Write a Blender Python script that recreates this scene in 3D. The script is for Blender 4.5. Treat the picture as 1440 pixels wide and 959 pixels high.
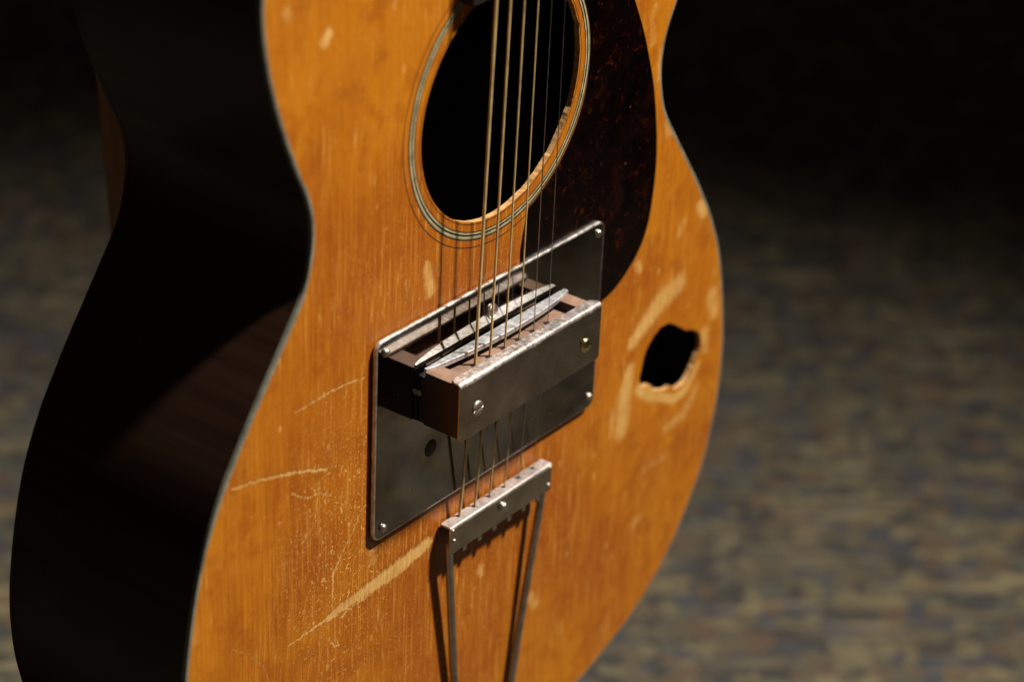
import bpy, bmesh, math, random
from mathutils import Matrix, Vector

for o in list(bpy.data.objects):
    bpy.data.objects.remove(o, do_unlink=True)
SC = bpy.context.scene
COL = SC.collection
random.seed(7)

# ------------------------------------------------------------------ frames
# guitar frame (mm): u across the top, v along the strings towards the neck,
# w out of the top; its origin is the centre of the sound hole.
ZG = Vector((-0.08, 0.9966, 0.02)).normalized()
XG = (Vector((1, 0, 0)) - ZG * ZG.x).normalized()
YG = ZG.cross(XG)
M3 = Matrix((XG, YG, ZG))                    # guitar vector -> world vector
ORIGIN = Vector((0, 0, 0.535))

def to_world(u, v, w):
    return ORIGIN + M3 @ (Vector((u, v, w)) * 0.001)

# ------------------------------------------------------------------ camera
RC = Matrix(((0.6079872689, 0.3537941619, -0.7107609808),
             (0.0406048703, 0.8801973429, 0.4728677214),
             (0.7929077660, -0.3163579120, 0.5207830126)))
cam_data = bpy.data.cameras.new('camera')
cam = bpy.data.objects.new('camera', cam_data)
COL.objects.link(cam)
cam.matrix_world = Matrix.Translation(to_world(-755.746, 397.013, 563.647)) @ (M3 @ RC).to_4x4()
cam_data.sensor_width = 36.0
cam_data.lens = 90.0
cam_data.clip_start = 0.02
cam_data.clip_end = 100.0
cam_data.dof.use_dof = True
cam_data.dof.focus_distance = 1.045
cam_data.dof.aperture_fstop = 5.6
cam_data.dof.aperture_blades = 0
SC.camera = cam

# ------------------------------------------------------------------ world and lamps
world = bpy.data.worlds.new('World')
SC.world = world
world.use_nodes = True
bg = world.node_tree.nodes['Background']
bg.inputs['Color'].default_value = (0.85, 0.62, 0.48, 1)
bg.inputs['Strength'].default_value = 0.022

def add_spot(name, pos, target, power, size, blend, radius, color):
    d = bpy.data.lights.new(name, 'SPOT')
    d.energy = power
    d.spot_size = math.radians(size)
    d.spot_blend = blend
    d.shadow_soft_size = radius
    d.color = color
    o = bpy.data.objects.new(name, d)
    COL.objects.link(o)
    o.location = pos
    o.rotation_euler = (target - pos).to_track_quat('-Z', 'Y').to_euler()
    return o

LDIR = Vector((0.8, 2.0, 1.0)).normalized()
KEY_TARGET = to_world(-460, -535, 130)
KEY_POS = to_world(-10, -110, 5) + (M3 @ LDIR) * 2.6
add_spot('key_spot', KEY_POS, KEY_TARGET, 610, 56.5, 1.0, 0.085, (1.0, 0.93, 0.84))

SC.view_settings.view_transform = 'Standard'
SC.view_settings.look = 'None'
SC.view_settings.exposure = 0.0
SC.view_settings.gamma = 1.0
SC.render.engine = 'CYCLES'
SC.cycles.max_bounces = 6
SC.cycles.use_denoising = True
SC.cycles.caustics_reflective = False
SC.cycles.caustics_refractive = False

# ------------------------------------------------------------------ node helpers
class NT:
    def __init__(self, name):
        self.m = bpy.data.materials.new(name)
        self.m.use_nodes = True
        self.t = self.m.node_tree
        self.t.nodes.clear()
        self.out = self.n('ShaderNodeOutputMaterial')
        self.b = self.n('ShaderNodeBsdfPrincipled')
        self.l(self.b.outputs[0], self.out.inputs['Surface'])
    def n(self, kind, **kw):
        nd = self.t.nodes.new(kind)
        for k, v in kw.items():
            setattr(nd, k, v)
        return nd
    def l(self, a, b):
        self.t.links.new(a, b)
    def put(self, sock, v):
        if v is None:
            return
        if hasattr(v, 'is_linked') or hasattr(v, 'links'):
            self.l(v, sock)
        else:
            sock.default_value = v
    def math(self, op, a, b=None, c=None, clamp=False):
        nd = self.n('ShaderNodeMath', operation=op, use_clamp=clamp)
        for s, v in zip(nd.inputs, (a, b, c)):
            self.put(s, v)
        return nd.outputs[0]
    def coords(self, scale=(1, 1, 1), rot=(0, 0, 0), loc=(0, 0, 0), src='Object'):
        if not hasattr(self, '_tc'):
            self._tc = self.n('ShaderNodeTexCoord')
        mp = self.n('ShaderNodeMapping')
        mp.inputs['Scale'].default_value = scale
        mp.inputs['Rotation'].default_value = rot
        mp.inputs['Location'].default_value = loc
        self.l(self._tc.outputs[src], mp.inputs['Vector'])
        return mp.outputs[0]
    def noise(self, vec, scale=1.0, detail=4.0, rough=0.55, dist=0.0, col=False):
        nd = self.n('ShaderNodeTexNoise')
        self.l(vec, nd.inputs['Vector'])
        nd.inputs['Scale'].default_value = scale
        nd.inputs['Detail'].default_value = detail
        nd.inputs['Roughness'].default_value = rough
        nd.inputs['Distortion'].default_value = dist
        return nd.outputs['Color' if col else 'Fac']
    def voronoi(self, vec, scale=1.0, feature='F1', out='Distance', rnd=1.0):
        nd = self.n('ShaderNodeTexVoronoi', feature=feature)
        self.l(vec, nd.inputs['Vector'])
        nd.inputs['Scale'].default_value = scale
        nd.inputs['Randomness'].default_value = rnd
        return nd.outputs[out]
    def ramp(self, fac, stops, interp='LINEAR'):
        nd = self.n('ShaderNodeValToRGB')
        nd.color_ramp.interpolation = interp
        el = nd.color_ramp.elements
        while len(el) < len(stops):
            el.new(0.5)
        for e, (p, c) in zip(el, stops):
            e.position = p
            e.color = (c, c, c, 1) if isinstance(c, (int, float)) else tuple(c) + (1,)
        self.put(nd.inputs['Fac'], fac)
        return nd.outputs['Color']
    def mapr(self, v, a, b, c=0.0, d=1.0, smooth=False):
        nd = self.n('ShaderNodeMapRange', interpolation_type='SMOOTHSTEP' if smooth else 'LINEAR', clamp=True) if smooth else self.n('ShaderNodeMapRange', clamp=True)
        for k, x in zip(('Value', 'From Min', 'From Max', 'To Min', 'To Max'), (v, a, b, c, d)):
            self.put(nd.inputs[k], x)
        return nd.outputs[0]
    def mix(self, fac, a, b, blend='MIX'):
        nd = self.n('ShaderNodeMix', data_type='RGBA', blend_type=blend)
        self.put(nd.inputs[0], fac)
        for s, v in ((nd.inputs[6], a), (nd.inputs[7], b)):
            if isinstance(v, tuple):
                v = v + (1,) if len(v) == 3 else v
            self.put(s, v)
        return nd.outputs[2]
    def bump(self, h, strength=0.3, dist=0.001, normal=None):
        nd = self.n('ShaderNodeBump')
        nd.inputs['Strength'].default_value = strength
        nd.inputs['Distance'].default_value = dist
        self.l(h, nd.inputs['Height'])
        if normal is not None:
            self.l(normal, nd.inputs['Normal'])
        return nd.outputs[0]
    def set(self, **kw):
        for k, v in kw.items():
            s = self.b.inputs[k.replace('_', ' ')]
            if isinstance(v, tuple) and len(v) == 3 and s.type == 'RGBA':
                v = v + (1,)
            self.put(s, v)
        return self.m

# ------------------------------------------------------------------ materials
# wear on the top, in guitar millimetres: polyline, half widths, strength
SCRATCHES = [
    ([[-103.2, -195.1], [-93.0, -194.0], [-77.4, -193.6], [-59.1, -192.6], [-40.4, -190.0]], [1.8, 2.6, 3.2, 4.3, 3.2], 1.0),
    ([[-127.7, -196.0], [-117.0, -195.4], [-103.2, -195.1]], [0.46, 0.77, 1.17], 0.7),
    ([[-96.1, -198.7], [-88.6, -197.0], [-77.3, -196.8]], [0.59, 0.79, 0.8], 0.6),
    ([[-159.3, -108.2], [-144.8, -111.2], [-129.6, -115.3], [-121.4, -117.7], [-105.6, -124.0]], [0.52, 0.7, 0.9, 0.73, 0.93], 0.75),
    ([[-105.6, -123.0], [-94.5, -126.7]], [0.37, 0.38], 0.5),
    ([[-123.5, -90.6], [-113.3, -90.2], [-103.0, -89.9], [-92.5, -90.5], [-82.2, -92.3]], [0.53, 0.72, 0.73, 0.74, 0.56], 0.6),
    ([[-107.2, -88.8], [-105.4, -94.6]], [0.54, 0.36], 0.5),
    ([[-125.5, -125.2], [-121.4, -129.3], [-115.2, -132.3], [-110.1, -132.3], [-103.8, -136.6]], [0.55, 0.73, 0.74, 0.67, 1.13], 0.55),
    ([[-84.4, -154.3], [-90.5, -162.6], [-97.8, -171.0], [-100.8, -174.9]], [0.47, 0.58, 0.58, 0.97], 0.7),
    ([[-100.8, -174.9], [-101.0, -192.0]], [0.7, 0.59], 0.75),
    ([[-105.6, -168.8], [-106.0, -175.4]], [0.96, 0.58], 0.5),
    ([[-71.5, -174.2], [-70.9, -180.8]], [1.59, 1.6], 0.35),
    ([[-58.8, -58.9], [-57.7, -67.2]], [0.75, 0.75], 0.45),
    ([[-37.5, -59.0], [-37.6, -66.9]], [0.76, 0.77], 0.4),
    ([[-83.5, -227.4], [-58.0, -226.5], [-39.9, -227.9]], [0.41, 0.5, 0.43], 0.4),
    ([[-160.5, -179.9], [-149.7, -188.4], [-141.5, -198.9], [-139.1, -207.1]], [0.44, 0.44, 0.45, 0.46], 0.45),
    ([[-64.9, -232.3], [-55.4, -235.2]], [0.5, 0.63], 0.45),
    ([[-50.6, -235.9], [-38.5, -237.9], [-26.2, -239.5]], [0.51, 0.51, 0.52], 0.35),
    ([[-101.3, -208.3], [-99.5, -211.0], [-96.8, -211.7]], [0.79, 0.6, 0.48], 0.7),
    ([[-126.8, -146.0], [-121.4, -145.4], [-116.4, -144.5]], [0.74, 0.74, 0.74], 0.35),
    ([[-125.6, -147.3], [-113.0, -152.4]], [1.11, 1.13], 0.35),
    ([[58.9, -229.8], [66.3, -252.1]], [1.4, 1.43], 0.3),
    ([[32.6, -201.5], [46.0, -204.0]], [0.9, 0.91], 0.25),
]
SCUFFS = [
    ([[-76.9, -173.6], [-75.8, -182.5]], [2.97, 1.99], 0.45),
    ([[-45.6, -57.9], [-42.9, -69.7]], [1.89, 2.39], 0.8),
    ([[142.4, -136.5], [128.8, -139.4], [116.4, -146.3], [106.4, -153.0]], [4.17, 4.72, 4.1, 2.91], 0.8),
    ([[115.7, -180.8], [125.2, -187.4], [135.4, -194.0], [146.2, -199.4], [154.5, -198.2], [160.5, -193.4], [164.7, -188.1]], [2.97, 3.0, 1.9, 1.92, 1.93, 1.55, 1.17], 0.95),
    ([[105.6, -166.8], [102.6, -180.5], [102.1, -197.3]], [2.94, 4.72, 4.17], 0.75),
    ([[94.5, -184.5], [93.5, -196.2]], [2.35, 1.77], 0.5),
    ([[164.6, -200.9], [156.1, -211.1], [140.1, -213.1]], [2.52, 3.15, 2.49], 0.5),
    ([[172.2, -153.9], [174.9, -164.4]], [3.71, 3.12], 0.7),
    ([[168.2, -173.3], [170.6, -182.0]], [3.74, 2.51], 0.6),
    ([[105.9, -113.0], [108.6, -116.8]], [2.27, 1.71], 0.6),
    ([[-108.1, 55.3], [-105.8, 57.9]], [2.03, 1.62], 0.85),
    ([[-128.5, 71.8], [-127.4, 70.5]], [2.34, 1.96], 0.5),
    ([[-2.7, -221.7], [-1.5, -224.5]], [2.2, 1.65], 0.6),
    ([[36.6, -256.7], [40.8, -262.7]], [2.91, 2.35], 0.55),
    ([[99.8, -305.4], [94.1, -319.0], [93.5, -331.3]], [5.07, 3.81, 3.2], 0.3),
    ([[124.0, -228.4], [142.0, -228.6]], [2.48, 2.51], 0.4),
    ([[118.2, -255.5], [122.9, -254.9]], [3.12, 2.51], 0.45),
    ([[155.4, -101.4], [159.0, -106.3]], [2.95, 2.38], 0.7),
    ([[139.0, -110.1], [142.4, -104.8]], [2.34, 2.34], 0.4),
    ([[123.4, -53.8], [121.6, -48.1]], [2.79, 2.21], 0.5),
    ([[105.8, -6.7], [103.5, 3.7], [106.0, 9.4]], [2.12, 2.11, 2.1], 0.4),
    ([[112.9, -12.0], [112.2, -25.0]], [2.15, 1.62], 0.5),
]


def scratch_group():
    g = bpy.data.node_groups.new('scratch_segment', 'ShaderNodeTree')
    for nm, tp in (('P', 'NodeSocketVector'), ('A', 'NodeSocketVector'), ('B', 'NodeSocketVector'),
                   ('W0', 'NodeSocketFloat'), ('W1', 'NodeSocketFloat'), ('S', 'NodeSocketFloat'), ('Soft', 'NodeSocketFloat'), ('Prev', 'NodeSocketFloat')):
        g.interface.new_socket(nm, in_out='INPUT', socket_type=tp)
    g.interface.new_socket('Mask', in_out='OUTPUT', socket_type='NodeSocketFloat')
    i = g.nodes.new('NodeGroupInput'); o = g.nodes.new('NodeGroupOutput')
    def vm(op, a, b=None, out=0, sc=None):
        n = g.nodes.new('ShaderNodeVectorMath'); n.operation = op
        g.links.new(a, n.inputs[0])
        if b is not None: g.links.new(b, n.inputs[1])
        if sc is not None: g.links.new(sc, n.inputs['Scale'])
        return n.outputs[out]
    def mt(op, a, b, clamp=False):
        n = g.nodes.new('ShaderNodeMath'); n.operation = op; n.use_clamp = clamp
        for s, v in zip(n.inputs, (a, b)):
            if isinstance(v, float): s.default_value = v
            else: g.links.new(v, s)
        return n.outputs[0]
    I = i.outputs
    # each segment waits for the one before it, which keeps the shader's working memory small
    pp = vm('ADD', I['P'], mt('MULTIPLY', I['Prev'], 1e-7))
    pa = vm('SUBTRACT', pp, I['A']); ba = vm('SUBTRACT', I['B'], I['A'])
    h = mt('DIVIDE', vm('DOT_PRODUCT', pa, ba, 'Value'), vm('DOT_PRODUCT', ba, ba, 'Value'), True)
    d = vm('LENGTH', vm('SUBTRACT', pa, vm('SCALE', ba, sc=h)), out='Value')
    w = mt('ADD', I['W0'], mt('MULTIPLY', h, mt('SUBTRACT', I['W1'], I['W0'])))
    r = mt('DIVIDE', d, w)
    mask = mt('SUBTRACT', 1.35, mt('MULTIPLY', r, I['Soft']), True)
    g.links.new(mt('MAXIMUM', I['Prev'], mt('MULTIPLY', mask, I['S'])), o.inputs['Mask'])
    return g

def mat_top():
    k = NT('aged_spruce_lacquer')
    mm = k.coords((1000, 1000, 0))
    # wobble so that scratches are torn rather than ruled
    wob = k.n('ShaderNodeVectorMath', operation='MULTIPLY_ADD')
    k.l(k.noise(mm, 0.55, 5, 0.65, col=True), wob.inputs[0])
    wob.inputs[1].default_value = (3.2, 3.6, 0)
    k.l(mm, wob.inputs[2])
    off = k.n('ShaderNodeVectorMath', operation='ADD'); k.l(wob.outputs[0], off.inputs[0]); off.inputs[1].default_value = (-1.6, -1.8, 0)
    grp = scratch_group()
    def chain(items, softness):
        prev = None
        for pts, ws, st in items:
            for j in range(len(pts) - 1):
                n = k.n('ShaderNodeGroup'); n.node_tree = grp
                k.l(off.outputs[0], n.inputs['P'])
                n.inputs['A'].default_value = (pts[j][0], pts[j][1], 0)
                n.inputs['B'].default_value = (pts[j+1][0], pts[j+1][1], 0)
                n.inputs['W0'].default_value = ws[j]; n.inputs['W1'].default_value = ws[j+1]
                n.inputs['S'].default_value = st
                n.inputs['Soft'].default_value = softness
                if prev is not None: k.l(prev, n.inputs['Prev'])
                prev = n.outputs[0]
        return prev
    prev = chain(SCRATCHES, 0.9)
    scuff = chain(SCUFFS, 0.62)
    # where hands, picks and sweat have browned the finish round the plate
    sx = k.n('ShaderNodeSeparateXYZ'); k.l(mm, sx.inputs[0])
    dx = k.math('DIVIDE', k.math('ADD', sx.outputs[0], 93.0), 42.0)
    dy = k.math('DIVIDE', k.math('ADD', sx.outputs[1], 165.0), 75.0)
    cl = k.math('SUBTRACT', 1.15, k.math('SQRT', k.math('ADD', k.math('MULTIPLY', dx, dx), k.math('MULTIPLY', dy, dy))), clamp=True)
    ex = k.math('DIVIDE', k.math('ADD', sx.outputs[0], 5.0), 125.0)
    ey = k.math('DIVIDE', k.math('ADD', sx.outputs[1], 165.0), 190.0)
    blot = k.noise(mm, 0.014, 3, 0.5)
    blot2 = k.noise(mm, 0.055, 4, 0.6)
    worn = k.mapr(k.math('ADD', k.math('SQRT', k.math('ADD', k.math('MULTIPLY', ex, ex), k.math('MULTIPLY', ey, ey))), k.math('MULTIPLY', k.math('SUBTRACT', blot, 0.5), 1.4)), 0.55, 1.15, 1, 0, True)
    # grain: thin lines along the strings, early and late wood
    gv = k.coords((1000, 22, 0))
    grain = k.noise(gv, 0.95, 3, 0.65)
    gfine = k.noise(k.coords((1000, 30, 0), loc=(40, 3, 0)), 2.2, 2, 0.5)
    gwide = k.noise(k.coords((1000, 110, 0)), 0.085, 3, 0.55)
    base = k.ramp(grain, [(0.34, (0.315, 0.080, 0.004)), (0.5, (0.47, 0.150, 0.007)), (0.66, (0.60, 0.235, 0.014))])
    base = k.mix(k.mapr(gfine, 0.54, 0.64, 0, 0.48), base, (0.25, 0.056, 0.0035))
    base = k.mix(k.mapr(gwide, 0.44, 0.58, 0, 0.55), base, (0.35, 0.088, 0.0055))
    base = k.mix(k.mapr(blot, 0.40, 0.58, 0, 0.6), base, (0.585, 0.222, 0.009))
    base = k.mix(k.mapr(blot2, 0.50, 0.64, 0, 0.55), base, (0.31, 0.074, 0.005))
    base = k.mix(k.math('MULTIPLY', worn, 0.55), base, (0.32, 0.074, 0.0055))
    hair = k.noise(k.coords((1000, 14, 0), loc=(77, 1, 0)), 1.5, 2, 0.5)
    hairm = k.math('MULTIPLY', k.mapr(hair, 0.57, 0.67, 0, 0.75, True), k.mapr(worn, 0.0, 0.8, 0.3, 1.0))
    base = k.mix(hairm, base, (0.66, 0.30, 0.055))
    stroke = k.noise(k.coords((1000, 170, 0), rot=(0, 0, 0.10), loc=(3, 51, 0)), 1.15, 3, 0.6)
    base = k.mix(k.math('MULTIPLY', k.mapr(stroke, 0.64, 0.72, 0, 0.7, True), k.mapr(blot2, 0.40, 0.60, 0.9, 0.15)), base, (0.72, 0.37, 0.09))
    # streaky bleached fibres
    fib = k.noise(k.coords((1000, 70, 0), loc=(13, 5, 0)), 0.55, 5, 0.65)
    area = k.noise(k.coords((1000, 1000, 0), loc=(120, 40, 0)), 0.022, 2, 0.5)
    fibm = k.math('MULTIPLY', k.mapr(fib, 0.56, 0.68, 0, 1, True), k.math('MAXIMUM', k.mapr(area, 0.42, 0.58, 0.18, 0.85, True), k.math('MULTIPLY', worn, 0.6)))
    base = k.mix(fibm, base, (0.70, 0.36, 0.085))
    # fine checks and nicks: short strokes in cells, gathered beside the metal plate
    wv = k.n('ShaderNodeVectorMath', operation='MULTIPLY_ADD')
    k.l(k.noise(mm, 0.35, 4, 0.7, col=True), wv.inputs[0]); wv.inputs[1].default_value = (5, 5, 0); k.l(k.coords((1000, 620, 0)), wv.inputs[2])
    ve = k.voronoi(wv.outputs[0], 0.42, 'DISTANCE_TO_EDGE')
    crack = k.mapr(ve, 0.015, 0.06, 1, 0, True)
    gate = k.mapr(k.noise(mm, 0.62, 3, 0.6), 0.46, 0.58, 0, 1, True)
    nick = k.math('MULTIPLY', k.math('MULTIPLY', crack, gate), k.math('MAXIMUM', k.mapr(cl, 0.0, 0.8, 0.14, 1.0), k.math('MULTIPLY', worn, 0.30)))
    # flecks
    vf = k.n('ShaderNodeTexVoronoi', feature='F1'); k.l(k.coords((1000, 520, 0)), vf.inputs['Vector']); vf.inputs['Scale'].default_value = 0.145
    sep = k.n('ShaderNodeSeparateColor'); k.l(vf.outputs['Color'], sep.inputs[0])
    rad = k.mapr(sep.outputs['Red'], 0.45, 1.0, 0.0, 0.17)
    fleck = k.math('MULTIPLY', k.math('LESS_THAN', vf.outputs['Distance'], rad), k.mapr(sep.outputs['Green'], 0, 1, 0.15, 0.8))
    # broken edges of the scratches
    tear = k.noise(k.coords((1000, 300, 0)), 0.75, 5, 0.75)
    scr = k.mapr(k.math('SUBTRACT', prev, k.mapr(tear, 0.36, 0.70, 0.0, 0.62)), 0.02, 0.5, 0, 0.88, True)
    scr = k.math('MULTIPLY', scr, k.mapr(k.noise(k.coords((1000, 1000, 0), loc=(8, 8, 0)), 0.09, 3, 0.6), 0.35, 0.55, 0.7, 1.0))
    base = k.mix(k.mapr(prev, 0.03, 0.28, 0, 0.30), base, (0.24, 0.058, 0.005))
    base = k.mix(nick, base, (0.84, 0.50, 0.17))
    base = k.mix(k.math('MULTIPLY', fleck, 0.8), base, (0.80, 0.45, 0.16))
    raw = k.ramp(k.noise(gv, 0.7, 4, 0.6), [(0.35, (0.64, 0.35, 0.10)), (0.65, (0.86, 0.60, 0.27))])
    base = k.mix(scr, base, raw)
    sc2 = k.math('MULTIPLY', k.mapr(k.math('SUBTRACT', scuff, k.mapr(tear, 0.36, 0.70, 0.0, 0.42)), 0.0, 0.70, 0, 1, True), k.mapr(blot2, 0.35, 0.6, 1.0, 0.65))
    base = k.mix(sc2, base, raw)
    # dark pores and stains
    stain = k.mapr(k.noise(k.coords((1000, 300, 0), loc=(9, 77, 0)), 0.30, 4, 0.6), 0.66, 0.76, 0, 0.45, True)
    base = k.mix(stain, base, (0.22, 0.055, 0.006))
    base = k.mix(1.0, base, (0.985, 0.905, 0.68), 'MULTIPLY')
    h = k.math('ADD', k.math('MULTIPLY', grain, 0.25), k.math('MULTIPLY', k.math('ADD', scr, nick), -0.8))
    rough = k.mapr(k.math('ADD', scr, k.math('MULTIPLY', blot2, 0.5)), 0.15, 0.9, 0.42, 0.65)
    k.set(Base_Color=base, Roughness=rough, Normal=k.bump(h, 0.40, 0.0004), Specular_IOR_Level=0.30)
    return k.m

def mat_raw_edge():
    k = NT('raw_wood_edge')
    n = k.noise(k.coords((900, 900, 900)), 0.5, 4, 0.6)
    c = k.ramp(n, [(0.3, (0.38, 0.17, 0.05)), (0.6, (0.62, 0.36, 0.14))])
    return k.set(Base_Color=c, Roughness=0.7, Normal=k.bump(n, 0.5, 0.0005))

def mat_mahogany():
    k = NT('dark_mahogany_lacquer')
    g = k.noise(k.coords((300, 300, 14)), 0.6, 4, 0.6)
    c = k.ramp(g, [(0.3, (0.022, 0.010, 0.006)), (0.7, (0.044, 0.021, 0.012))])
    sm = k.noise(k.coords((1000, 1000, 1000)), 0.03, 4, 0.6)
    return k.set(Base_Color=c, Roughness=k.mapr(sm, 0.35, 0.7, 0.28, 0.46), Specular_IOR_Level=0.22,
                 Normal=k.bump(g, 0.08, 0.0003))

def mat_plain(name, col, rough, metal=0.0, var=0.25, scale=0.2, bump=0.0, **kw):
    k = NT(name)
    n = k.noise(k.coords((1000, 1000, 1000)), scale, 5, 0.65)
    a = tuple(x * (1 - var) for x in col); b = tuple(min(1, x * (1 + var)) for x in col)
    c = k.ramp(n, [(0.32, a), (0.68, b)])
    k.set(Base_Color=c, Roughness=k.mapr(n, 0.3, 0.7, rough * 0.8, min(1, rough * 1.25)), Metallic=metal, **kw)
    if bump:
        k.set(Normal=k.bump(n, bump, 0.0004))
    return k.m

def mat_plate():
    k = NT('tarnished_nickel_sheet')
    mm = k.coords((1000, 1000, 1000))
    cl = k.noise(mm, 0.022, 4, 0.55, 0.6)
    sp = k.noise(mm, 1.4, 3, 0.6)
    dust = k.mapr(k.voronoi(mm, 0.30), 0.05, 0.10, 1, 0, True)
    dg = k.mapr(k.noise(mm, 0.08, 2, 0.5), 0.50, 0.62, 0, 1)
    c = k.ramp(cl, [(0.35, (0.17, 0.145, 0.115)), (0.65, (0.37, 0.35, 0.325))])
    c = k.mix(k.math('MULTIPLY', dust, dg), c, (0.8, 0.77, 0.7))
    r = k.math('ADD', k.mapr(cl, 0.35, 0.7, 0.035, 0.10), k.math('MULTIPLY', k.math('MULTIPLY', dust, dg), 0.4))
    r = k.math('ADD', r, k.mapr(sp, 0.6, 0.75, 0, 0.12))
    scn = k.noise(k.coords((1000, 60, 1000), rot=(0, 0, 0.5)), 0.5, 3, 0.6)
    return k.set(Base_Color=c, Metallic=1.0, Roughness=r, Normal=k.bump(k.math('ADD', cl, k.math('MULTIPLY', scn, 0.06)), 0.03, 0.002))

def mat_cover(name, v_lip, speckle=0.7):
    """nickel plating worn through and pitted where the hand rests (the bent lip)"""
    k = NT(name)
    mm = k.coords((1000, 1000, 1000))
    sx = k.n('ShaderNodeSeparateXYZ'); k.l(mm, sx.inputs[0])
    pit = k.noise(mm, 0.55, 4, 0.6)
    pat = k.noise(mm, 0.07, 4, 0.6)
    lip = k.mapr(k.math('ADD', sx.outputs[1], k.math('MULTIPLY', k.math('SUBTRACT', pat, 0.5), 2.2)), v_lip - 2.6, v_lip - 1.1, 0, 1, True)
    worn = k.math('MULTIPLY', lip, k.mapr(pit, 0.36, 0.56, 1.0 - 0.5 * speckle, 1.0))
    c = k.ramp(pat, [(0.3, (0.32, 0.27, 0.215)), (0.7, (0.58, 0.50, 0.43))])
    mid = k.noise(k.coords((1000, 1000, 1000), loc=(5, 2, 0)), 0.045, 2, 0.5)
    pm = k.math('ADD', k.math('MULTIPLY', pit, 0.55 * speckle), k.math('ADD', k.math('MULTIPLY', mid, 0.55), 0.5 - 0.5 * (0.55 * speckle + 0.55)))
    cl = k.ramp(pm, [(0.40, (0.24, 0.225, 0.225)), (0.50, (0.52, 0.46, 0.43)), (0.60, (0.78, 0.70, 0.65))])
    base = k.mix(worn, c, cl)
    r = k.math('ADD', k.mapr(pat, 0.3, 0.7, 0.12, 0.24), k.math('MULTIPLY', worn, 0.38))
    m = k.math('SUBTRACT', 1.0, k.math('MULTIPLY', worn, 0.35))
    return k.set(Base_Color=base, Metallic=m, Roughness=r, Normal=k.bump(pit, 0.12, 0.0004))

def mat_blade():
    k = NT('brushed_steel_blade')
    n = k.noise(k.coords((1000, 200, 200)), 0.35, 4, 0.6)
    pit = k.noise(k.coords((1000, 1000, 1000)), 0.5, 5, 0.7)
    c = k.ramp(pit, [(0.33, (0.46, 0.47, 0.50)), (0.52, (0.90, 0.91, 0.94))])
    return k.set(Base_Color=c, Metallic=0.9, Roughness=k.mapr(n, 0.3, 0.7, 0.40, 0.50), Normal=k.bump(pit, 0.15, 0.0004))

def mat_tortoise():
    k = NT('dark_tortoiseshell')
    mm = k.coords((1000, 1000, 0))
    a = k.noise(mm, 0.05, 5, 0.6, 1.2)
    b = k.noise(k.coords((1000, 1000, 0), loc=(50, 9, 0)), 0.13, 5, 0.68, 1.6)
    c = k.ramp(a, [(0.44, (0.0016, 0.0005, 0.0005)), (0.60, (0.0040, 0.0009, 0.0007)), (0.74, (0.018, 0.003, 0.0015))])
    c = k.mix(k.mapr(b, 0.57, 0.71, 0, 0.7, True), c, (0.080, 0.012, 0.003))
    d = k.mapr(k.voronoi(mm, 0.10), 0.03, 0.06, 1, 0, True)
    c = k.mix(k.math('MULTIPLY', d, 0.35), c, (0.25, 0.16, 0.10))
    sm = k.noise(mm, 0.04, 4, 0.6)
    return k.set(Base_Color=c, Roughness=k.mapr(sm, 0.35, 0.65, 0.14, 0.30), Specular_IOR_Level=0.3)

def mat_wound(name, col):
    k = NT(name)
    wv = k.n('ShaderNodeTexWave', wave_type='BANDS', bands_direction='Y')
    k.l(k.coords((1000, 1000, 1000)), wv.inputs['Vector'])
    wv.inputs['Scale'].default_value = 0.62
    wv.inputs['Distortion'].default_value = 0.3
    n = k.noise(k.coords((1000, 1000, 1000)), 0.07, 4, 0.6)
    c = k.ramp(n, [(0.35, tuple(x * 0.62 for x in col)), (0.62, col)])
    return k.set(Base_Color=c, Metallic=0.4, Roughness=0.45, Normal=k.bump(wv.outputs['Fac'], 0.6, 0.0002))

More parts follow.
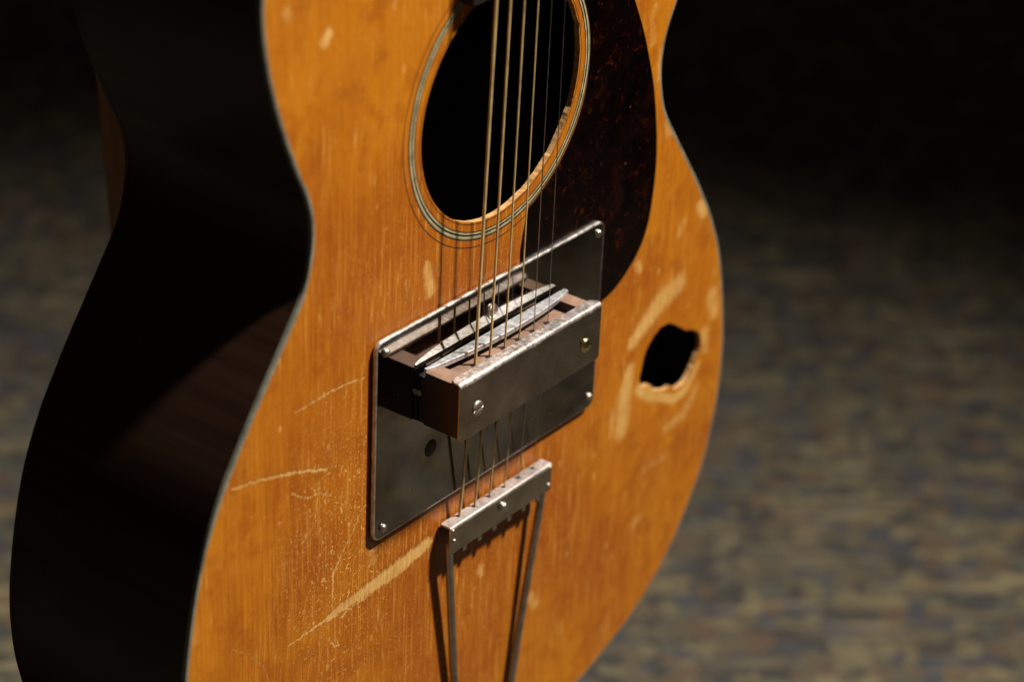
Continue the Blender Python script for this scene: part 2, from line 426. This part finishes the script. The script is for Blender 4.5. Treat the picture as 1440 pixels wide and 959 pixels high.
def mat_carpet():
    k = NT('woven_multicolour_carpet')
    A = CARPET_ANGLE
    p = k.coords((1000, 1000, 0), rot=(0, 0, -A))
    thread = k.coords((160, 1000, 0), rot=(0, 0, -A))
    cross = k.coords((1000, 260, 0), rot=(0, 0, -A), loc=(31, 11, 0))
    # two-step mapping keeps the stretch along the carpet's own weave
    def stretched(sx, sy, off):
        r = k.n('ShaderNodeMapping'); r.inputs['Rotation'].default_value = (0, 0, -A)
        k.l(k._tc.outputs['Object'], r.inputs['Vector'])
        s = k.n('ShaderNodeMapping'); s.inputs['Scale'].default_value = (sx, sy, 0); s.inputs['Location'].default_value = (off, off * 0.7, 0)
        k.l(r.outputs[0], s.inputs['Vector'])
        return s.outputs[0]
    w1 = k.noise(stretched(11, 95, 0), 1.0, 3, 0.6)
    w2 = k.noise(stretched(34, 60, 7), 1.0, 3, 0.6)
    w3 = k.noise(stretched(45, 22, 3), 1.0, 4, 0.6)
    fl = k.voronoi(stretched(75, 85, 0), 1.0, 'F1', 'Color')
    sep = k.n('ShaderNodeSeparateColor'); k.l(fl, sep.inputs[0])
    tuft = k.ramp(sep.outputs['Red'], [(0.0, (0.050, 0.050, 0.050)), (0.22, (0.095, 0.086, 0.064)), (0.42, (0.056, 0.061, 0.076)),
                                       (0.58, (0.135, 0.122, 0.082)), (0.74, (0.100, 0.074, 0.056)), (0.86, (0.080, 0.084, 0.074))], 'CONSTANT')
    patch = k.noise(stretched(2.2, 4.5, 21), 1.0, 3, 0.6)
    c = k.mix(k.math('MULTIPLY', k.mapr(w1, 0.50, 0.72, 0, 0.75, True), k.mapr(patch, 0.40, 0.62, 0.25, 1.0, True)), tuft, (0.275, 0.245, 0.155))
    c = k.mix(k.mapr(w2, 0.54, 0.70, 0, 0.28, True), c, (0.055, 0.056, 0.062))
    c = k.mix(k.mapr(w3, 0.50, 0.72, 0, 0.35, True), c, (0.062, 0.050, 0.040))
    fine = k.noise(p, 0.35, 3, 0.7)
    c = k.mix(k.mapr(fine, 0.35, 0.65, 0.35, 0.0), c, (0.02, 0.02, 0.022))
    c = k.mix(1.0, c, (1.50, 1.40, 1.24), 'MULTIPLY')
    return k.set(Base_Color=c, Roughness=0.95, Specular_IOR_Level=0.1, Normal=k.bump(k.math('ADD', fine, w1), 0.8, 0.004))

def mat_post():
    k = NT('brown_stained_post')
    g = k.noise(k.coords((220, 220, 6)), 1.0, 5, 0.6, 0.4)
    c = k.ramp(g, [(0.3, (0.22, 0.08, 0.02)), (0.7, (0.46, 0.20, 0.055))])
    return k.set(Base_Color=c, Roughness=0.5, Normal=k.bump(g, 0.2, 0.0006))

# ------------------------------------------------------------------ mesh helpers (guitar millimetres in, metres out)
S = 0.001

def finish(bm, name, mat, parent=None, smooth=True, angle=24, loc=None):
    bmesh.ops.recalc_face_normals(bm, faces=bm.faces)
    me = bpy.data.meshes.new(name)
    for v in bm.verts:
        v.co *= S
    bm.to_mesh(me); bm.free()
    if smooth:
        me.polygons.foreach_set('use_smooth', [True] * len(me.polygons))
        me.set_sharp_from_angle(angle=math.radians(angle))
    mats = mat if isinstance(mat, (list, tuple)) else [mat]
    for m in mats:
        me.materials.append(m)
    o = bpy.data.objects.new(name, me)
    COL.objects.link(o)
    if parent is not None:
        o.parent = parent
    if loc is not None:
        o.location = loc
    return o

def spline(pts, per, closed=True):
    out = []
    n = len(pts)
    rng = range(n) if closed else range(n - 1)
    for i in rng:
        P = [pts[(i + d) % n] if closed else pts[min(max(i + d, 0), n - 1)] for d in (-1, 0, 1, 2)]
        for s in range(per):
            t = s / per
            out.append(tuple(0.5 * ((2 * P[1][c]) + (-P[0][c] + P[2][c]) * t + (2 * P[0][c] - 5 * P[1][c] + 4 * P[2][c] - P[3][c]) * t * t
                                    + (-P[0][c] + 3 * P[1][c] - 3 * P[2][c] + P[3][c]) * t ** 3) for c in range(len(pts[0]))))
    if not closed:
        out.append(tuple(pts[-1]))
    return out

def offset(loop, d):
    """move a closed counter-clockwise loop inwards by d"""
    n = len(loop); out = []
    for i in range(n):
        a = loop[i - 1]; b = loop[(i + 1) % n]
        tx, ty = b[0] - a[0], b[1] - a[1]; L = math.hypot(tx, ty) or 1
        out.append((loop[i][0] - ty / L * d, loop[i][1] + tx / L * d))
    return out

def sheet_with_holes(bm, outer, holes, w0, w1, rim_mat=0, dome=None):
    """solid sheet between w0 (under) and w1 (face)"""
    loops = [outer] + holes
    zf = dome or (lambda x, y: 0)
    rings = []
    for w in (w1, w0):
        edges = []; rr = []
        for lp in loops:
            vs = [bm.verts.new((x, y, w + zf(x, y))) for x, y in lp]
            rr.append(vs)
            edges += [bm.edges.new((vs[i - 1], vs[i])) for i in range(len(vs))]
        bmesh.ops.triangle_fill(bm, use_beauty=True, use_dissolve=False, edges=edges)
        rings.append(rr)
    for a, b in zip(rings[0], rings[1]):
        for i in range(len(a)):
            f = bm.faces.new((a[i - 1], a[i], b[i], b[i - 1]))
            f.material_index = rim_mat

def prism(poly, a0, a1, axis='w', bevel=0.0, seg=2):
    """extrude a polygon; axis w: poly in (u,v); axis u: poly in (v,w); axis v: poly in (u,w)"""
    bm = bmesh.new()
    def at(p, a):
        return {'w': (p[0], p[1], a), 'u': (a, p[0], p[1]), 'v': (p[0], a, p[1])}[axis]
    A = [bm.verts.new(at(p, a0)) for p in poly]; B = [bm.verts.new(at(p, a1)) for p in poly]
    bm.faces.new(A); bm.faces.new(B)
    for i in range(len(poly)):
        bm.faces.new((A[i - 1], A[i], B[i], B[i - 1]))
    bmesh.ops.recalc_face_normals(bm, faces=bm.faces)
    if bevel:
        ed = [e for e in bm.edges if e.calc_face_angle(0) > 0.6]
        bmesh.ops.bevel(bm, geom=ed, offset=bevel, segments=seg, affect='EDGES', profile=0.5)
    return bm

def round_rect(u0, u1, v0, v1, r, n=6):
    out = []
    for cx, cy, a0 in ((u1 - r, v0 + r, -90), (u1 - r, v1 - r, 0), (u0 + r, v1 - r, 90), (u0 + r, v0 + r, 180)):
        for i in range(n + 1):
            a = math.radians(a0 + 90 * i / n)
            out.append((cx + r * math.cos(a), cy + r * math.sin(a)))
    return out

def box(bm, lo, hi):
    r = bmesh.ops.create_cube(bm, size=1)
    for v in r['verts']:
        for i in range(3):
            v.co[i] = lo[i] if v.co[i] < 0 else hi[i]

def tube(bm, path, rad, n=10, caps=True):
    path = [Vector(p) for p in path]
    rings = []
    ref = Vector((0, 0, 1))
    for i, p in enumerate(path):
        t = (path[min(i + 1, len(path) - 1)] - path[max(i - 1, 0)]).normalized()
        r0 = ref if abs(t.dot(ref)) < 0.95 else Vector((1, 0, 0))
        x = t.cross(r0).normalized(); y = t.cross(x)
        r = rad[i] if isinstance(rad, (list, tuple)) else rad
        rings.append([bm.verts.new(p + (x * math.cos(2 * math.pi * j / n) + y * math.sin(2 * math.pi * j / n)) * r) for j in range(n)])
    for a, b in zip(rings, rings[1:]):
        for j in range(n):
            bm.faces.new((a[j - 1], a[j], b[j], b[j - 1]))
    if caps:
        bm.faces.new(rings[0]); bm.faces.new(rings[-1])

def dome(bm, c, r, h, base, slot=None, n=20):
    """domed screw head along w at c, optional slot (half width, depth, angle)"""
    xs = [-math.cos(math.pi * i / n) for i in range(n + 1)]
    xs = [x * 0.999 for x in xs]
    if slot:
        s = slot[0] / r
        xs = sorted([x for x in xs if abs(abs(x) - s) > 0.05] + [-s - 0.004, -s + 0.004, s - 0.004, s + 0.004])
    ang = slot[2] if slot else 0.0
    ts = [math.sin(math.pi / 2 * (2 * j / 14 - 1)) for j in range(15)]
    grid = []
    for x in xs:
        col = []
        for t in ts:
            y = t * math.sqrt(max(0, 1 - x * x))
            q = max(0, 1 - x * x - y * y)
            z = h * q ** 0.55
            if slot and abs(x) < s:
                z = min(z, max(0.02, h - slot[1]))
            px, py = x * r, y * r
            col.append(bm.verts.new((c[0] + px * math.cos(ang) - py * math.sin(ang), c[1] + px * math.sin(ang) + py * math.cos(ang), c[2] + z)))
        grid.append(col)
    for a, b in zip(grid, grid[1:]):
        for j in range(len(ts) - 1):
            try:
                bm.faces.new((a[j], a[j + 1], b[j + 1], b[j]))
            except ValueError:
                pass
    # skirt
    ring = [(c[0] + r * math.cos(2 * math.pi * i / 32), c[1] + r * math.sin(2 * math.pi * i / 32)) for i in range(32)]
    A = [bm.verts.new((x, y, c[2] + 0.01)) for x, y in ring]; B = [bm.verts.new((x, y, c[2] - base)) for x, y in ring]
    for i in range(32):
        bm.faces.new((A[i - 1], A[i], B[i], B[i - 1]))

def bent_sheet(prof, thick, u0, u1, corner0=0.0, corner1=0.0, nu=24):
    """a strip bent along prof [(v,w)...] (outer surface), swept in u; the free end at prof[0] has rounded corners,
    the end at prof[-1] rounded by corner1"""
    bm = bmesh.new()
    L = [0.0]
    for a, b in zip(prof, prof[1:]):
        L.append(L[-1] + math.hypot(b[0] - a[0], b[1] - a[1]))
    def inset(s):
        d = 0.0
        if corner0 and s < corner0:
            d = max(d, corner0 - math.sqrt(max(0, corner0 ** 2 - (corner0 - s) ** 2)))
        e = L[-1] - s
        if corner1 and e < corner1:
            d = max(d, corner1 - math.sqrt(max(0, corner1 ** 2 - (corner1 - e) ** 2)))
        return d
    outer, inner = [], []
    for i, p in enumerate(prof):
        a = prof[max(i - 1, 0)]; b = prof[min(i + 1, len(prof) - 1)]
        tv, tw = b[0] - a[0], b[1] - a[1]; q = math.hypot(tv, tw)
        nv, nw = -tw / q, tv / q           # inward normal
        ins = inset(L[i])
        us = [u0 + ins + (u1 - u0 - 2 * ins) * j / nu for j in range(nu + 1)]
        outer.append([bm.verts.new((u, p[0], p[1])) for u in us])
        inner.append([bm.verts.new((u, p[0] + nv * thick, p[1] + nw * thick)) for u in us])
    n = len(prof)
    for g in (outer, inner):
        for a, b in zip(g, g[1:]):
            for j in range(nu):
                bm.faces.new((a[j], a[j + 1], b[j + 1], b[j]))
    for i in range(n - 1):
        for j in (0, nu):
            bm.faces.new((outer[i][j], outer[i + 1][j], inner[i + 1][j], inner[i][j]))
    for i in (0, n - 1):
        for j in range(nu):
            bm.faces.new((outer[i][j], outer[i][j + 1], inner[i][j + 1], inner[i][j]))
    bmesh.ops.recalc_face_normals(bm, faces=bm.faces)
    ed = [e for e in bm.edges if len(e.link_faces) == 2 and e.calc_face_angle(0) > 1.2]
    bmesh.ops.bevel(bm, geom=ed, offset=0.22, segments=2, affect='EDGES', profile=0.5)
    return bm

def seg_pts(a, b, step):
    n = max(1, int(math.hypot(b[0] - a[0], b[1] - a[1]) / step))
    return [(a[0] + (b[0] - a[0]) * i / n, a[1] + (b[1] - a[1]) * i / n) for i in range(n)]

def arc_pts(c, r, a0, a1, n):
    return [(c[0] + r * math.cos(math.radians(a0 + (a1 - a0) * i / n)), c[1] + r * math.sin(math.radians(a0 + (a1 - a0) * i / n))) for i in range(n)]

# ------------------------------------------------------------------ the setting: carpet
right = (M3 @ RC) @ Vector((1, 0, 0))
CARPET_ANGLE = math.atan2(right.y, right.x)
bm = bmesh.new()
for x, y in ((-6000, -6000), (6000, -6000), (6000, 6000), (-6000, 6000)):
    bm.verts.new((x, y, 0))
bm.faces.new(bm.verts)
carpet = finish(bm, 'carpet', mat_carpet(), smooth=False)
carpet['kind'] = 'structure'

# ------------------------------------------------------------------ stand behind the guitar
M_POST = mat_post()
M_PAD = mat_plain('black_felt_pad', (0.02, 0.02, 0.02), 0.95)
stand = bpy.data.objects.new('guitar_stand', None)
COL.objects.link(stand)
pw = to_world(44, -150, -226)
stand.location = (pw.x, pw.y, 0)
stand['label'] = 'brown wooden stand with an upright post behind the guitar waist'
stand['category'] = 'stand'
finish(prism(round_rect(-30, 34, -17, 17, 5), 18, 640, 'w', 0.0), 'post', M_POST, stand)
finish(prism(round_rect(-170, 170, -30, 30, 8), 0, 18, 'w', 2.0), 'foot', M_POST, stand)
finish(prism(round_rect(-32, 32, -230, -30.5, 6), 0, 16, 'w', 2.0), 'foot', M_POST, stand)
for sx, top in ((-55, 202), (70, 196)):
    b = bmesh.new()
    tube(b, [(sx, 17, top - 12), (sx, -168, top - 12)], 9, 16)
    pg = finish(b, 'support_peg', M_POST, stand)
    b = bmesh.new()
    tube(b, [(sx, -110, top - 12), (sx, -166, top - 12)], 11, 16)
    finish(b, 'felt_sleeve', M_PAD, pg)
b = bmesh.new()
box(b, (-80, 17.5, 165), (95, 32, 215))
finish(b, 'cross_bar', M_POST, stand)

# ------------------------------------------------------------------ guitar
guitar = bpy.data.objects.new('acoustic_guitar', None)
COL.objects.link(guitar)
BASE = Vector((0, -335, -48))
guitar.matrix_world = Matrix.Translation(to_world(*BASE)) @ M3.to_4x4()
guitar['label'] = 'worn amber flat-top guitar with a metal pickup plate and a ragged hole in its top'
guitar['category'] = 'guitar'
LOC = -BASE * S
def part(bm, name, mat, parent=None, **kw):
    if parent is None:
        return finish(bm, name, mat, guitar, loc=LOC, **kw)
    return finish(bm, name, mat, parent, **kw)

M_TOP = mat_top(); M_RAW = mat_raw_edge(); M_MAH = mat_mahogany()
M_BIND = mat_plain('aged_cream_binding', (0.20, 0.19, 0.14), 0.45, var=0.35, scale=0.1)
M_BLACK = mat_plain('black_inlay', (0.015, 0.012, 0.01), 0.4)
M_WHITE = mat_plain('ivory_inlay', (0.44, 0.37, 0.20), 0.4, var=0.35)
M_GREEN = mat_plain('greenish_aged_inlay', (0.16, 0.15, 0.075), 0.4, var=0.15)
M_PLATE = mat_plate(); M_COVER = mat_cover('worn_nickel_cover', -99.3); M_BLADE = mat_blade()
M_SCREW = mat_plain('nickel_screw', (0.52, 0.47, 0.40), 0.38, 1.0, bump=0.1)
M_BRASS = mat_plain('brassy_screw', (0.62, 0.50, 0.27), 0.30, 1.0, bump=0.1)
M_DARKSCREW = mat_plain('blackened_screw', (0.05, 0.045, 0.04), 0.5, 0.8, bump=0.2)
M_TAIL = mat_plain('aged_nickel_tailpiece', (0.50, 0.46, 0.42), 0.33, 1.0, scale=0.25, bump=0.12)
M_TAILTOP = mat_cover('worn_nickel_tailpiece', -182.8, 0.35)
M_EDGE = mat_plain('rubbed_plate_edge', (0.66, 0.62, 0.57), 0.42, 0.92, var=0.4, scale=0.25, bump=0.25)
M_ROD = mat_plain('grey_steel_rod', (0.40, 0.38, 0.35), 0.38, 1.0, scale=0.15, bump=0.1)
M_BLOCK = mat_plain('shaded_bridge_wood', (0.040, 0.018, 0.012), 0.5, var=0.22, scale=0.12, bump=0.15)
M_BLOCKTOP = mat_plain('lit_bridge_wood', (0.26, 0.155, 0.105), 0.65, var=0.3, scale=0.12, bump=0.2)
M_TORT = mat_tortoise()
M_BRONZE = mat_wound('bronze_wound_string', (0.95, 0.70, 0.32))
M_STEEL = mat_plain('plain_steel_string', (0.42, 0.41, 0.40), 0.35, 1.0)
M_EBONY = mat_plain('dark_fretboard_wood', (0.012, 0.004, 0.003), 0.95, scale=0.15)
M_NECK = mat_plain('brown_neck_wood', (0.09, 0.03, 0.012), 0.35, scale=0.05)
M_INSIDE = mat_plain('bare_inside_wood', (0.20, 0.11, 0.05), 0.8)

HALF = [(0, -334), (36, -333), (72, -328), (90, -324.2), (126, -308.9), (150.7, -289.4), (169, -264), (178, -246.5), (183.6, -225.5),
        (186.3, -207), (186.2, -184), (181.8, -156), (175, -130.8), (165.6, -110), (155, -93), (147, -81.2), (138.5, -69.5),
        (128.7, -56), (119.8, -42.8), (115.6, -30.5), (114.2, -20), (115.2, -10), (118.2, -1), (123.5, 10), (133.8, 36.5), (139.8, 61),
        (140.8, 82), (137, 108), (125, 132), (103, 150), (72, 160), (36, 163.5), (0, 164)]
FULL = HALF + [(-x, y) for x, y in HALF[-2:0:-1]]
OUT = spline(FULL, 7)
IN1 = offset(OUT, 1.5)

def hole_r(theta, r, amp):
    return r + amp * math.cos(2 * (theta - math.radians(35)))
rng = random.Random(3)
SH = []
for i in range(220):
    th = -2 * math.pi * i / 220
    deg = math.degrees(math.atan2(math.sin(th), math.cos(th)))
    r = hole_r(th, 50.7, 1.7)
    if -75 < deg < 40:                      # the treble edge is chewed by playing
        r += max(0, math.sin(th * 23.0) * math.sin(th * 7.3 + 1) + 0.4 * math.sin(th * 61)) * 0.55 + rng.uniform(-0.10, 0.10)
    SH.append((r * math.cos(th), r * math.sin(th)))
TORN = [(139.3, -156.1), (150.6, -163.8), (157, -166.5), (162.8, -169.9), (165.7, -177.1), (162.9, -183.9), (156.1, -192.4), (150, -194.2), (145.8, -193.7),
        (141.5, -190.6), (138.4, -190.9), (132.1, -188.5), (127.5, -186.5), (123.7, -182.2), (119.5, -181.4), (116.7, -179.8), (114.4, -176), (114.9, -171.9), (118.0, -162.3), (125.6, -155.6), (132, -154.2)]
TORN_L = [(x + rng.uniform(-0.28, 0.28), y + rng.uniform(-0.28, 0.28)) for x, y in spline(TORN, 8)]

b = bmesh.new()
sheet_with_holes(b, IN1, [SH, TORN_L], -2.6, 0.0, rim_mat=1)
top = part(b, 'soundboard', [M_TOP, M_RAW], smooth=False)

# binding: a thin band let into the edge, its outer corner eased
def band(name, outer, w_top, w_bot, wide, mat, ease=0.5, inward=True):
    b = bmesh.new()
    prof = [(wide - 0.02, w_top), (ease, w_top), (ease * 0.3, w_top - math.copysign(ease * 0.3, w_top - w_bot)),
            (0, w_top - math.copysign(ease, w_top - w_bot)), (0, w_bot), (wide - 0.02, w_bot)]
    rings = [[b.verts.new((x, y, w)) for x, y in (offset(outer, d) if d else outer)] for d, w in prof]
    for i in range(len(rings)):
        p, q = rings[i - 1], rings[i]
        for j in range(len(p)):
            b.faces.new((p[j - 1], p[j], q[j], q[j - 1]))
    return part(b, name, mat)
band('top_binding', OUT, 0.02, -1.9, 1.5, M_BIND, 0.6)
b = bmesh.new()
o2 = offset(OUT, 0.15); o3 = offset(OUT, 2.3)
ringz = [[b.verts.new((x, y, w)) for x, y in lp] for lp, w in ((o2, -1.92), (o2, -94.9), (o3, -94.9), (o3, -1.92))]
for i in range(4):
    p, q = ringz[i - 1], ringz[i]
    for j in range(len(p)):
        b.faces.new((p[j - 1], p[j], q[j], q[j - 1]))
part(b, 'side', M_MAH)
band('back_binding', OUT, -96.4, -94.92, 1.5, M_MAH, 0.6)
b = bmesh.new()
sheet_with_holes(b, IN1, [], -98.4, -95.6)
part(b, 'back', M_MAH, smooth=False)

# rosette: inlaid rings of the sound hole
def ring(name, r0, r1, mat, w=0.06, amp=1.0, cx=0.0):
    b = bmesh.new()
    N = 160
    a = []; c = []
    for i in range(N):
        th = 2 * math.pi * i / N
        for lst, rr in ((a, r0), (c, r1)):
            r = hole_r(th, rr, amp)
            lst.append((cx + r * math.cos(th), r * math.sin(th)))
    lo = -0.3
    A0 = [b.verts.new((x, y, w)) for x, y in a]; C0 = [b.verts.new((x, y, w)) for x, y in c]
    A1 = [b.verts.new((x, y, lo)) for x, y in a]; C1 = [b.verts.new((x, y, lo)) for x, y in c]
    for P, Q in ((A0, C0), (C0, C1), (C1, A1), (A1, A0)):
        for i in range(N):
            b.faces.new((P[i - 1], P[i], Q[i], Q[i - 1]))
    return b
ros = part(ring('rosette', 61.6, 62.0, M_BLACK, 0.03), 'rosette', M_BLACK)
finish(ring('edge_line', 51.55, 51.85, M_BLACK, 0.03, amp=1.7), 'edge_line', M_BLACK, ros)
for r0, r1, m, nm in ((55.0, 55.45, M_BLACK, 'ring_black'), (55.47, 56.2, M_WHITE, 'ring_ivory'), (56.22, 57.0, M_BLACK, 'ring_black'),
                      (57.02, 57.8, M_WHITE, 'ring_ivory'), (57.82, 58.3, M_GREEN, 'ring_green'), (58.32, 58.75, M_BLACK, 'ring_black')):
    finish(ring(nm, r0, r1, m, 0.05), nm, m, ros)

# pickguard
PG = [(88.4, 17.5), (96.2, 2.6), (102.2, -11.7), (107.7, -27.6), (111.8, -46), (113.9, -63.2), (113.4, -79.0), (110.9, -94.1), (104.7, -105.6),
      (92.5, -115.4), (81.4, -119.4), (68, -120.5), (50, -116), (32, -104), (21, -90), (17.0, -75.5), (17.8, -66.2), (19.6, -58.5)]
pg = [p for p in spline(PG, 6, closed=False)]
for i in range(37):
    th = math.radians(-69 + (54 + 69) * i / 36)
    r = hole_r(th, 59.2, 1.0)
    pg.append((r * math.cos(th), r * math.sin(th)))
pg += [(44, 52), (58, 51), (72, 43), (82, 30)]
b = prism(pg, 0.05, 0.85, 'w', 0.0)
bmesh.ops.triangulate(b, faces=[f for f in b.faces if len(f.verts) > 4])
part(b, 'pickguard', M_TORT, angle=40)

# ------------------------------------------------------------------ pickup plate
W_PL = 2.6
b = bmesh.new()
A = round_rect(-79.0, 74.1, -170.5, -78.5, 4.5, 8)
layers = [(0.0, 0.9), (0.0, W_PL - 0.75), (0.22, W_PL - 0.22), (0.75, W_PL)]
rings = [[b.verts.new((x, y, w)) for x, y in (offset(A, d) if d else A)] for d, w in layers]
for p, q in zip(rings, rings[1:]):
    for j in range(len(p)):
        b.faces.new((p[j - 1], p[j], q[j], q[j - 1])).material_index = 1
b.faces.new(rings[0]); b.faces.new(rings[-1])
plate = part(b, 'pickup_plate', [M_PLATE, M_EDGE], angle=16)

def screw(parent, name, c, r, h, mat, slot=None, base=0.4):
    b = bmesh.new()
    dome(b, c, r, h, base, slot)
    return finish(b, name, mat, parent, angle=50)
for c in ((-73.5, -84.0), (69.0, -83.4), (-73.2, -165.3), (69.4, -164.5)):
    screw(plate, 'corner_screw', (c[0], c[1], W_PL + 0.3), 1.9, 1.5, M_SCREW, None, 0.4)
screw(plate, 'mounting_screw', (-5.4, -92.2, W_PL + 0.5), 3.4, 1.9, M_SCREW, (0.45, 0.9, 1.1), 0.7)
b = bmesh.new()
dome(b, (-43.2, -141.0, W_PL + 0.05), 3.9, 0.25, 0.2)
finish(b, 'filled_screw_hole', M_DARKSCREW, plate)

# ------------------------------------------------------------------ bridge and pickup housing on the plate
UL, UR = -52.2, 42.2
poly = [(UL, -125.0), (UR, -125.0), (UR, -100.6), (34.5, -100.6), (34.5, -104.9), (-43.5, -104.9), (-43.5, -100.6), (UL, -100.6)]
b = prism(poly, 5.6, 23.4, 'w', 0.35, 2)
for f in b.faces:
    f.material_index = 1 if f.normal.y > 0.5 else 0  # light and shade painted in: up-facing faces pale, the rest dark
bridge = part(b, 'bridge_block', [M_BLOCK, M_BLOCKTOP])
lens = []
N = 26
for i in range(N + 1):
    t = i / N; u = -51.5 + (43.0 + 51.5) * t
    bulge = (1 - (2 * t - 1) ** 2)
    lens.append((u, 5.8 + 1.2 * t + 4.3 * bulge ** 0.8))
lens = [(43.0, 4.6), (-51.5, 4.6)] + lens
finish(prism([(-51.9, -124.5), (41.9, -124.5), (41.9, -103.2), (-51.9, -103.2)], W_PL + 0.05, 5.55, 'w', 0.2), 'spacer', M_BLOCK, bridge)
b = prism(lens, -101.6, -99.4, 'v', 0.25, 2)
part(b, 'saddle_blade', M_BLADE, angle=20)
M_HOLE_SHADOW = mat_plain('dark_hole_and_shadow', (0.012, 0.008, 0.006), 0.8)

# strings: (u at nut, u at bridge, u at tail), radius
def lerp(a, b, t): return a + (b - a) * t
RADII = (0.68, 0.54, 0.43, 0.33, 0.215, 0.165)
STR_U = []
for i in range(6):
    t = i / 5
    STR_U.append((lerp(-19.0, 15.5, t), lerp(-24.7, 20.6, t), lerp(-27.6, 21.9, t), lerp(-22.6, 29.4, t)))
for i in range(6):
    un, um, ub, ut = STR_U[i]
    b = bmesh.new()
    tube(b, [(ub - 0.9, -104.9, 12.2), (ub - 0.9, -104.8, 12.2)], 1.55, 14)  # dark disc paints in the string's shadow together with its notch
    finish(b, 'string_slot_shadow', M_HOLE_SHADOW, bridge)
    path = [(un, 425, 16.5), (um, 45, 13.2), (ub, -100, 12.2), (ub, -108, 11.8), (lerp(ub, ut, .5), -145, 7.5), (ut, -183.2, 3.1), (ut, -187, 2.8)]
    b = bmesh.new()
    tube(b, path, RADII[i], 12 if i < 4 else 8)
    part(b, 'wound_string' if i < 4 else 'plain_string', M_BRONZE if i < 4 else M_STEEL, angle=60)

# chrome cover: lip bent over the block
V_TOP = -99.3; W_FR = 24.6
prof = seg_pts((V_TOP, 18.8), (V_TOP, W_FR - 1.6), 0.45) + arc_pts((V_TOP - 1.6, W_FR - 1.6), 1.6, 0, 90, 7) + seg_pts((V_TOP - 1.6, W_FR), (-126.2, W_FR), 0.8) + [(-126.2, W_FR)]
cover = part(bent_sheet(prof, 1.0, -53.0, 43.2, 3.6, 1.6, 40), 'pickup_cover', M_COVER, angle=18)
screw(cover, 'cover_screw', (-41.3, -114.6, W_FR + 0.15), 3.4, 1.2, M_SCREW, (0.5, 0.9, 1.75), 0.3)
screw(cover, 'cover_screw', (32.6, -115.6, W_FR + 0.15), 3.4, 1.7, M_BRASS, (0.5, 1.2, 1.35), 0.3)
b = bmesh.new()
tube(b, [(-53.2, -110.5, 3.6), (-51.0, -110.5, 3.6)], 1.3, 12)
finish(b, 'end_pin', M_SCREW, bridge)

# ------------------------------------------------------------------ trapeze tailpiece
VT = -183.2; WT = 7.0
tail = part(bent_sheet(seg_pts((VT, 1.0), (VT, WT - 0.9), 0.5) + arc_pts((VT - 0.9, WT - 0.9), 0.9, 0, 90, 6) + seg_pts((VT - 0.9, WT), (-196.6, WT), 0.8) + [(-196.6, WT)],
                       1.0, -33.2, 38.0, 0.8, 0.8, 24), 'tailpiece', M_TAILTOP, angle=18)
for i in range(6):
    ut = STR_U[i][3]
    b = bmesh.new()
    tube(b, [(ut - 0.6, VT - 0.05, 3.0), (ut - 0.6, VT + 0.04, 3.0)], 1.05, 14)
    finish(b, 'string_hole', M_HOLE_SHADOW, tail)
    b = bmesh.new()
    tube(b, [(ut, -187, 2.9), (ut, -193, 2.9)], 2.0, 12)
    finish(b, 'ball_end', M_BRASS, tail)
    b = bmesh.new()
    box(b, (ut - 1.6, -199.0, WT - 0.95), (ut + 0.9, -196.7, WT - 0.15))
    finish(b, 'tooth', M_TAIL, tail)
screw(tail, 'tail_screw', (2.6, -189.2, WT + 0.2), 2.6, 2.2, M_SCREW, None, 0.25)
for c in ((-31.8, -185.2), (-30.8, -190.5), (36.6, -184.9), (36.0, -193.6)):
    screw(tail, 'rivet', (c[0], c[1], WT + 0.1), 1.0, 0.7, M_SCREW, None, 0.2)
for s, top_u, end_u in ((-1, -31.6, -13.0), (1, 34.0, 16.5)):
    b = bmesh.new()
    pts = spline([(top_u, -193.0, 5.2), (top_u * 0.97 + end_u * 0.03, -202.0, 5.0), (lerp(top_u, end_u, .54), -271.0, 2.7), (end_u, -328.0, 2.4), (end_u * 0.9, -337.2, 1.5), (end_u * 0.9, -338.0, -14.0)], 6, closed=False)
    tube(b, pts, 1.75, 12)
    finish(b, 'rod', M_ROD, tail)
b = bmesh.new()
box(b, (-14, -338.6, -36), (14, -335.2, -10))
finish(b, 'tail_hinge', M_TAIL, tail)

# ------------------------------------------------------------------ neck and fretboard, mostly above the frame
fb_poly = [(-29.5, 48.2), (29.5, 48.2), (22.5, 424), (-22.5, 424)]
fb = part(prism(fb_poly, 0.06, 6.2, 'w', 0.8, 2), 'fretboard', M_EBONY)
nut_v = 424.0
for i in range(1, 20):
    v = nut_v - 628.0 * (1 - 2 ** (-i / 12))
    if v < 50: break
    hw = lerp(22.3, 29.3, (nut_v - v) / (nut_v - 46.5))
    b = bmesh.new()
    tube(b, [(-hw, v, 6.3), (hw, v, 6.3)], 1.0, 8)
    finish(b, 'fret', M_STEEL, fb)
neck_prof = [(-27, 0), (-25, -8), (-16, -17), (0, -20), (16, -17), (25, -8), (27, 0)]
b = bmesh.new()
r0 = [b.verts.new((x, 160, w)) for x, w in neck_prof]
r1 = [b.verts.new((x * 0.82, 424, w * 0.9)) for x, w in neck_prof]
for i in range(len(r0)):
    b.faces.new((r0[i - 1], r0[i], r1[i], r1[i - 1]))
b.faces.new(r0); b.faces.new(r1)
part(b, 'neck', M_NECK)
head = [(-22, 428), (22, 428), (33, 460), (36, 600), (0, 612), (-36, 600), (-33, 460)]
hd = part(prism(head, -14, 2, 'w', 1.0), 'headstock', M_NECK)
b = bmesh.new()
box(b, (-22.5, 424.2, 0.1), (22.5, 428, 9.5))
part(b, 'nut', M_WHITE)
